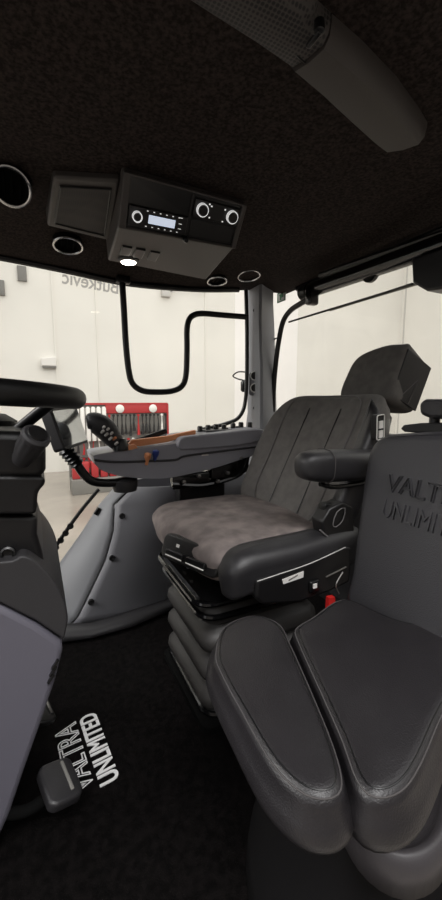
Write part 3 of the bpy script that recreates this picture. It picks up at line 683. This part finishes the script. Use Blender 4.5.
# suspension
bm = nb(); R = []
def rr3(cx, cy, w, d, r, z): return [V((cx+p.x, cy+p.y, z)) for p in rrect(w, d, r, 5)]
BXc, BYc = .595, 1.085
loft(bm, [rr3(BXc, BYc, .43, .40, .03, .012), rr3(BXc, BYc, .43, .40, .03, .035), rr3(BXc, BYc, .40, .37, .03, .045)]); obj('base_plate', bm, 'matt', ds)
bm = nb(); tube(bm, [V((BXc+p.x, BYc+p.y, .055)) for p in rrect(.395, .365, .05, 5)], .010, 8, True, 0); obj('base_rim', bm, 'gloss', ds)
zz = .045; prof = []
for k in range(4):
    zb_ = .05+k*.092
    prof += [(.345, zb_), (.395, zb_+.012), (.415, zb_+.035), (.41, zb_+.055), (.385, zb_+.072), (.345, zb_+.084)]
bm = nb(); loft(bm, [rr3(BXc+.0, BYc, w, w-.03, .05, z) for w, z in prof]); obj('bellows', bm, 'rubber', ds, ang=180)
bm = nb(); loft(bm, [rr3(BXc, BYc, .40, .38, .04, 0.395), rr3(BXc, BYc, .42, .40, .04, 0.402), rr3(BXc, BYc, .42, .40, .04, 0.42), rr3(BXc, BYc, .38, .36, .04, 0.426)]); obj('top_plate', bm, 'gloss', ds)
bm = nb(); tube(bm, [V((BXc+p.x, BYc+p.y, .415)) for p in rrect(.46, .41, .05, 5)], .008, 8, True, 0); tube(bm, [V((BXc-.205, BYc-.15, .40)), V((BXc-.205, BYc+.17, .40))], .006, 8, smooth=0); obj('tray_rim', bm, 'gloss', ds)
for dy, z in ((-.02, .45), (.05, .452), (-.13, .41), (.10, .415)):
    bm = nb(); lathe(bm, [(.008, 0), (.008, .01), (.004, .012)], (BXc-.19+abs(dy)*.1, BYc+dy, z-.003), (-.5, 0, 1), 8); obj('bolt', bm, 'steel', ds)
bm = nb(); box(bm, (BXc+.05, BYc, .455), (.34, .30, .066), bev=.01); obj('slide_frame', bm, 'blackp', ds)
bm = nb(); tube(bm, [V((BXc+p.x, BYc+p.y, .372)) for p in rrect(.43, .40, .05, 5)], .009, 8, True, 0); obj('upper_frame', bm, 'gloss', ds)
# cushion
fz = FXY
o2 = outline([(.40, .87), (.375, .96), (.36, 1.08), (.355, 1.2), (.362, 1.31), (.40, 1.375), (.6, 1.385), (.86, 1.36), (.9, 1.2), (.9, 1.0), (.86, .86), (.6, .845), (.44, .845)], 90)
def wc(q): # nose rolls down
    k = max(0, (.47-q.x)/.1); k2 = max(0, (q.x-.7)/.2)
    return V((q.x, q.y, q.z-.012*k*k-.02*k2))
bm = nb(); cushion(bm, o2, (0, 0, .478), fz, .108, .045, .025, .006, .01, warp=wc); cu = obj('seat_cushion', bm, 'suede', ds, ang=180, label='grey suede seat cushion')
bm = nb(); ob = outline([(.425, .79), (.405, .845), (.43, .885), (.5, .895), (.66, .89), (.84, .885), (.87, .84), (.85, .79), (.66, .775), (.5, .78)], 80)
def wb(q): k = max(0, (.5-q.x)/.08); return V((q.x, q.y, q.z-.016*k*k+.012*max(0, (q.x-.5))/.35))
bm = nb(); cushion(bm, ob, (0, 0, .467), fz, .118, .042, .02, .003, .008, warp=wb); cb = obj('side_bolster', bm, 'leather', ds, ang=180, label='black leather side bolster')
for d, h in ((.018, .104), (.026, .112)):
    bm = nb(); seam(bm, ob, (0, 0, .467), fz, h, d, .0013, wb, (.0, .62)); obj('stitching', bm, 'stitch', cb)
# control panel on the nose
n0 = at(193, 552, X=.38); fc2 = frame((0, -1, 0), (.35, 0, 1))
n0 = V((.376, .975, .53)); fc2 = frame((.36, -.93, 0), (.30, .12, 1)); bm = nb()
prism(bm, [n0+fc2 @ V((p.x, p.y, -.03)) for p in rrect(.235, .075, .022)], fc2 @ V((0, 0, .038))); cp2 = obj('control_panel', bm, 'blackp', ds, True, .006)
for s in (-.045, .045):
    bm = nb(); prism(bm, [n0+fc2 @ V((p.x+s, p.y-.012, .008)) for p in rrect(.075, .016, .004)], fc2 @ V((0, 0, .014))); obj('handle', bm, 'satin', cp2, True, .003)
    bm = nb(); tube(bm, [n0+fc2 @ V((s-.035, -.022, .02)), n0+fc2 @ V((s+.035, -.022, .02))], .002, 6, smooth=0); obj('handle_edge', bm, 'toolw', cp2)
    bm = nb(); box(bm, n0+fc2 @ V((s, .012, .011)), (.012, .009, .002), fc2); obj('symbol', bm, 'toolw', cp2, False)
# side cover with sticker
SY = .775
L = [at(x, y, Y=SY) for x, y in ((257, 581), (275, 575), (310, 563), (345, 547), (352, 548), (350, 582), (330, 592), (300, 603), (262, 605), (256, 598))]
bm = nb(); prism(bm, L, (0, .06, 0)); sc = obj('side_cover', bm, 'blackp', ds, True, .008, ang=30)
bm = nb(); tube(bm, [p+V((0, -.002, 0)) for p in L[:4]], .0013, 6); obj('edge_line', bm, 'pale', sc)
a = at(283, 584, Y=SY-.001); b = at(303, 577, Y=SY-.001)
bm = nb(); up_ = Z_*.017; prism(bm, [a, b, b+up_, a+up_*.8+V((-.004, 0, 0))], (0, -.002, 0)); st = obj('sticker', bm, 'toolw', sc, False, label='small white sticker')
bm = nb(); m1 = a.lerp(b, .25)+up_*.25; m2 = a.lerp(b, .7)+up_*.6; prism(bm, [m1, m2, m2+V((0, 0, .004)), m1+V((0, 0, .004))], (0, -.003, 0)); obj('print', bm, 'hgrey', st, False)
bm = nb(); box(bm, at(314, 586, Y=SY-.004), (.034, .012, .034), bev=.005); obj('switch', bm, 'satin', sc)
bm = nb(); box(bm, at(315, 586, Y=SY-.012), (.012, .004, .012)); obj('symbol', bm, 'toolw', sc, False)
# buckle stalk and belt
bm = nb(); P = [at(x, y, Y=.80) for x, y in ((322, 522), (330, 509), (343, 502), (354, 508), (355, 530), (349, 546), (326, 545))]; prism(bm, P, (0, .05, 0)); bk = obj('belt_buckle', bm, 'blackp', ds, True, .006, ang=30)
bm = nb(); tube(bm, [at(333, 524, Y=.796), at(337, 512, Y=.796), at(345, 508, Y=.796), at(343, 520, Y=.796), at(336, 527, Y=.796)], .0016, 6, True, 2); obj('slot_edge', bm, 'stitch', bk)
bm = nb(); tube(bm, [at(320, 530, Y=.797), at(334, 541, Y=.797), at(349, 542, Y=.797)], .0025, 6, smooth=3); obj('buckle_edge', bm, 'stitch', bk)
bm = nb(); box(bm, at(325, 509, Y=.83), (.03, .03, .04), bev=.006); obj('buckle_stub', bm, 'satin', ds)
bm = nb(); P = [at(x, y, Y=.74) for x, y in ((329, 598), (335, 597), (336, 612), (328, 614))]; prism(bm, P, (0, .012, 0)); obj('belt_tab', bm, 'red', ds, False, label='red belt tab')
bm = nb(); tube(bm, [at(326, 577, Y=.765), at(336, 572, Y=.765), at(346, 567, Y=.765)], .0022, 6); tube(bm, [at(343, 572, Y=.76), at(336, 585, Y=.76), at(339, 594, Y=.76)], .0022, 6); obj('release_lever', bm, 'steel', ds)
# backrest
th = math.radians(27); bu = V((0, -1, 0)); bv = V((math.sin(th), 0, math.cos(th))); fb = frame(bu, bv); fo = V((.785, 1.105, .54)); KS = 1.14
def wbk(q): # bolsters wrap forward
    return V((q.x, q.y, q.z+.8*q.x*q.x))
ob2 = outline([(u*KS, v*KS) for u, v in [(-.225, .0), (-.255, .12), (-.26, .25), (-.245, .36), (-.19, .435), (-.06, .455), (.08, .455), (.20, .435), (.25, .36), (.26, .25), (.255, .12), (.225, .0), (0, -.02)]], 96)
bm = nb(); cushion(bm, ob2, fo+fb @ V((0, 0, -.10)), fb, .10, .045, .03, .004, .01, warp=wbk); bs = obj('backrest', bm, 'suedeb', ds, ang=180)
ol = outline([(.185*KS, .0), (.2*KS, .2), (.2*KS, .36), (.18*KS, .42*KS), (.21*KS, .41*KS), (.25*KS, .35*KS), (.264*KS, .25*KS), (.26*KS, .12*KS), (.23*KS, -.005)], 72)
bm = nb(); cushion(bm, ol, fo+fb @ V((0, 0, -.104)), fb, .104, .028, .03, .002, .004, warp=wbk); obj('side_bolster', bm, 'leather', ds, ang=180, label='black leather side bolster')
oi = outline([(u*KS, v*KS) for u, v in [(-.15, .03), (-.165, .2), (-.17, .36), (-.14, .42), (0, .432), (.13, .42), (.165, .36), (.16, .2), (.14, .03), (0, .01)]], 72)
bm = nb(); cushion(bm, oi, fo+fb @ V((0, 0, -.03)), fb, .037, .01, .01, .006, 0, warp=wbk); ins = obj('backrest_insert', bm, 'suedeb', ds, ang=180)
bm = nb(); seam(bm, oi, fo+fb @ V((0, 0, -.03)), fb, .036, -.003, .0018, wbk); obj('stitching', bm, 'stitch', bs)
for sx in (-.085, .085):
    bm = nb(); tube(bm, [fo+fb @ wbk(V((sx, v, .0125))) for v in (.04, .15, .28, .44)], .0018, 6); obj('stitching', bm, 'satin', ins)
bm = nb(); seam(bm, ob2, fo+fb @ V((0, 0, -.10)), fb, .083, .014, .0014, wbk, (.02, .95)); obj('stitching', bm, 'stitch', bs)
# adjuster panel on the near shoulder
c = at(378, 427, Y=.80); fa = frame(V((.97, .1, .1)), V((.3, 0, 1)))
bm = nb(); prism(bm, [c+fa @ V((p.x, p.y, -.012)) for p in rrect(.036, .075, .006)], fa @ V((0, 0, .02))); ad = obj('adjuster_panel', bm, 'blackp', ds, True, .003)
bm = nb(); tube(bm, [c+fa @ V((p.x, p.y, .009)) for p in rrect(.034, .073, .006)], .0016, 6, True, 0)
for dy in (-.02, .008):
    box(bm, c+fa @ V((0, dy, .01)), (.016, .02, .003), fa, .001)
obj('lever_edge', bm, 'toolw', ad)
# headrest
HB = at(383, 398, Y=.925); th2 = math.radians(24)
hv = V((math.sin(th2), 0, math.cos(th2))); fh = frame(V((0, -1, 0)), hv)
hc = V((HB.x+.03, 1.04, HB.z+.015)); KH = 1.32; KW = .78
oh = outline([(u*KW*KH, v*KH) for u, v in [(-.115, -.008), (-.125, .07), (-.10, .125), (0, .15), (.085, .148), (.108, .14), (.112, .06), (.11, -.012), (0, -.02)]], 72)
bm = nb(); cushion(bm, oh, hc+fh @ V((0, 0, -.165)), fh, .17, .022, .03, .004, .012); hd = obj('headrest', bm, 'suedeb', ds, ang=180)
bm = nb(); prism(bm, [hc+fh @ V((.108, a, b)) for a, b in ((.0, -.01), (.175, -.01), (.17, -.152), (-.0, -.152))], fh @ V((.009, 0, 0))); obj('side_panel', bm, 'leather2', hd, True, .003)
bm = nb(); tube(bm, [hc+fh @ V((.1175, a, b)) for a, b in ((.01, -.05), (.10, -.105), (.005, -.10))], .0016, 6, smooth=0); obj('stitching', bm, 'stitch', hd)
bm = nb()
for s in (-.05, .05): tube(bm, [hc+fh @ V((s, .0, -.05)), hc+fh @ V((s, -.1, -.06))], .008, 10, smooth=0)
obj('headrest_post', bm, 'satin', ds)
# near armrest
bm = nb(); A = [at(x, y, Y=.80) for x, y in ((307, 466), (318, 466), (338, 465), (360, 465), (392, 462))]
Rg = []
for i, p in enumerate(A):
    s = (.86, 1, 1, .97, .92)[i]
    Rg.append([p+V((0, 0.046*s*math.copysign(abs(math.cos(a))**.7, math.cos(a)), 0.046*s*math.copysign(abs(math.sin(a))**.7, math.sin(a)))) for a in [k*2*PI/20 for k in range(20)]])
bm = nb(); loft(bm, [[A[0]+V((-.03, 0, 0))+(q-A[0])*.35 for q in Rg[0]], [A[0]+V((-.02, 0, 0))+(q-A[0])*.85 for q in Rg[0]]]+Rg); ar = obj('armrest', bm, 'leather', ds, ang=180, sub=1)
bm = nb(); tube(bm, [A[1]+V((.02, .0463*math.copysign(abs(math.cos(k*PI/8))**.7, math.cos(k*PI/8)), .0463*math.copysign(abs(math.sin(k*PI/8))**.7, math.sin(k*PI/8)))) for k in range(16)], .0014, 6, True, 0); obj('stitching', bm, 'stitch2', ar)
bm = nb(); tube(bm, [at(320, 484, Y=.80), at(335, 487, Y=.8), at(358, 484, Y=.8), at(380, 478, Y=.82)], .007, 8); obj('armrest_bracket', bm, 'gloss', ds)
bm = nb(); tube(bm, [at(352, 484, Y=.84), at(348, 500, Y=.84), at(342, 520, Y=.84)], .02, 10); obj('armrest_support', bm, 'blackp', ds)
# ------------------------------------------------------------------ passenger seat
ps = thing('passenger_seat', 'charcoal leather folding passenger seat with embossed backrest, nearest the door', 'seat', (.5, .5, .012))
PZ = .5
def pl(L, Z=PZ): return [(lambda p: (p.x, p.y))(at(x, y, Z=Z)) for x, y in L]
oA = outline(pl([(213, 652), (222, 624), (252, 612), (280, 620), (292, 640), (316, 692), (338, 745), (347, 782), (338, 797), (318, 799), (296, 789), (268, 760), (238, 708), (219, 672)]), 96)
def wA(q): return q
HA = .08
bm = nb(); cushion(bm, oA, (0, 0, PZ-HA), FXY, HA, .022, .03, .006, -.014); pa = obj('front_cushion', bm, 'leather2', ps, ang=180)
for d, h in ((.006, .0155), (.0125, .0195)):
    bm = nb(); seam(bm, oA, (0, 0, PZ-HA), FXY, HA-.022+h, d-.0005, .0012); obj('stitching', bm, 'satin' if d > .01 else 'stitch2', pa)
oB = outline(pl([(296, 640), (293, 626), (310, 615), (345, 596), (400, 618), (475, 630), (465, 676), (444, 718), (428, 757), (411, 786), (389, 798), (368, 795), (352, 775), (338, 735), (316, 685)]), 110)
bm = nb(); cushion(bm, oB, (0, 0, PZ-.08), FXY, .08, .022, .03, .006, -.014); pb = obj('seat_cushion', bm, 'leather2', ps, ang=180)
for d, h in ((.006, .0155), (.0125, .0195)):
    bm = nb(); seam(bm, oB, (0, 0, PZ-.08), FXY, .08-.022+h, d-.0005, .0012); obj('stitching', bm, 'satin' if d > .01 else 'stitch2', pb)
# backrest
th3 = math.radians(14); fP = frame(V((0, -1, 0)), V((math.sin(th3), 0, math.cos(th3)))); po = V((.69, .50, .47)); wN = fP.col[2].copy()
def puv(px, py):
    d = FW+RT*((px-221)/FP)+UP*((450-py)/FP); t_ = (po-CAM).dot(wN)/d.dot(wN); q = CAM+d*t_-po; return (q.dot(fP.col[0]), q.dot(fP.col[1]))
lft = [puv(x, y) for x, y in ((345, 606), (349, 570), (355, 520), (362, 470), (368, 446), (382, 434), (404, 431))]
cx = .5*0
right = [(.40-abs(0)+(-.0) - u - .40 + .0, v) for u, v in lft]
uL = lft[0][0]; wid = .34
mir = [(2*(uL+wid/2)-u, v) for u, v in reversed(lft)]
oP = outline(lft+[((lft[-1][0]+mir[0][0])/2, lft[-1][1]+.012)]+mir+[((lft[0][0]+mir[-1][0])/2, lft[0][1]-.02)], 110)
bm = nb(); cushion(bm, oP, po+fP @ V((0, 0, -.085)), fP, .085, .028, .025, .002, .01); pbk = obj('backrest', bm, 'leather3', ps, ang=180)
bm = nb(); seam(bm, oP, po+fP @ V((0, 0, -.085)), fP, .085-.006, .012, .0013); obj('stitching', bm, 'satin', pbk)
u0, v0 = puv(386, 491); u1, v1 = puv(382, 516)
bm = text_bm('VALTRA', po+fP @ V((u0, v0, .001)), fP, .215, .044, .0055, outl=.022); obj('brand_lettering', bm, 'leather3', pbk)
bm = text_bm('UNLIMITED', po+fP @ V((u1, v1, -.004)), fP, .215, .042, .0095); obj('slogan_lettering', bm, 'leather3', pbk, False)
# headrest of it
bm = nb(); a = at(434, 428, X=.86); lathe(bm, [(.012, -.02), (.012, .05)], a, (0, 0, 1), 12); obj('headrest_post', bm, 'satin', ps)
bm = nb(); P = [at(x, y, X=.83) for x, y in ((400, 429), (403, 425), (420, 423), (500, 423), (500, 440), (404, 432))]; prism(bm, P, (.07, 0, 0)); obj('top_cap', bm, 'blackp', ps, True, .004)
bm = nb(); P = [at(x, y, X=.83) for x, y in ((418, 403), (424, 399), (500, 399), (500, 421), (430, 419), (419, 415))]; prism(bm, P, (.09, 0, 0)); obj('headrest', bm, 'leather', ps, True, .01, ang=30)
# pedestal and wheel-arch moulding under it
def ring(L, Z, n=60): return [V((p.x, p.y, Z)) for p in outline(pl(L, Z), n)]
bx = [(.36, .38), (.44, .33), (.56, .33), (.76, .36), (.80, .45), (.80, .62), (.70, .68), (.46, .64), (.36, .52)]
def rg(s, z, dx=0, dy=0):
    o_ = outline(bx, 60); c_ = V((.58, .48, 0)); return [V((c_.x+(p.x-c_.x)*s+dx, c_.y+(p.y-c_.y)*s+dy, z)) for p in o_]
bm = nb(); loft(bm, [rg(1.2, .012), rg(1.17, .06), rg(1.08, .14), rg(1.0, .22), rg(.97, .30), rg(.95, .392)]); obj('pedestal', bm, 'pedm', ps, ang=180)
oT = outline([(.395, .315), (.43, .285), (.48, .285), (.54, .31), (.66, .36), (.70, .45), (.62, .52), (.48, .48), (.42, .40)], 72)
bm = nb(); loft(bm, [[V((p.x, p.y, z)) for p in inset(oT, d)] for d, z in ((-.02, .30), (-.022, .345), (-.014, .362), (-.004, .364), (.004, .352), (.02, .345))]); obj('tray_rim', bm, 'traym', ps, ang=180)
bm = nb(); c = at(318, 896, Z=.13); prism(bm, [c+V((-.008, -.004, 0)), c+V((.008, -.008, 0)), c+V((.004, .01, .004))], (0, 0, .004)); obj('warning_sticker', bm, 'yellow', ps, False, label='tiny yellow triangle sticker')
# ------------------------------------------------------------------ light
sc_ = bpy.context.scene
w = bpy.data.worlds.new('World'); sc_.world = w; w.use_nodes = True
nt = w.node_tree; bg = nt.nodes['Background']; bg.inputs[1].default_value = 1
tc = nt.nodes.new('ShaderNodeTexCoord'); sx = nt.nodes.new('ShaderNodeSeparateXYZ'); rp = nt.nodes.new('ShaderNodeValToRGB')
nt.links.new(tc.outputs['Generated'], sx.inputs[0]); nt.links.new(sx.outputs['Z'], rp.inputs['Fac']); nt.links.new(rp.outputs['Color'], bg.inputs[0])
rp.color_ramp.elements[0].color = (.46, .457, .452, 1); rp.color_ramp.elements[1].color = (1.85, 1.84, 1.82, 1); rp.color_ramp.elements[1].position = .6
def area(loc, tgt, size, power, col=(1, .98, .95)):  # added area lights to brighten cab and hall, no visible fittings
    l = bpy.data.lights.new('added_light', 'AREA'); l.shape = 'RECTANGLE'; l.size, l.size_y = size; l.energy = power; l.color = col
    o = bpy.data.objects.new('added_light', l); C.objects.link(o); o.location = loc
    o.rotation_euler = (V(tgt)-V(loc)).to_track_quat('-Z', 'Y').to_euler()
area((-.4, -3.2, 6.2), (.4, .5, .5), (3.5, 1.6), 330, (1, .985, .98))  # added above the door side for highlights on the seat pads
area((-5.0, 2.0, 4.0), (0, 1.2, .6), (3, 2), 240)  # added fill from the windshield side
area((3.5, 6.0, 5.6), (3, 10, 0), (6, 1), 190)  # added to brighten the right hall wall and tool rack
area((9, 2, 6.4), (16, 5, 1), (4, 1.5), 260)  # added to brighten the rear hall wall
sc_.view_settings.view_transform = 'Standard'; sc_.view_settings.look = 'None'; sc_.view_settings.gamma = 1; sc_.view_settings.use_curve_mapping = False
sc_.view_settings.exposure = 0.0
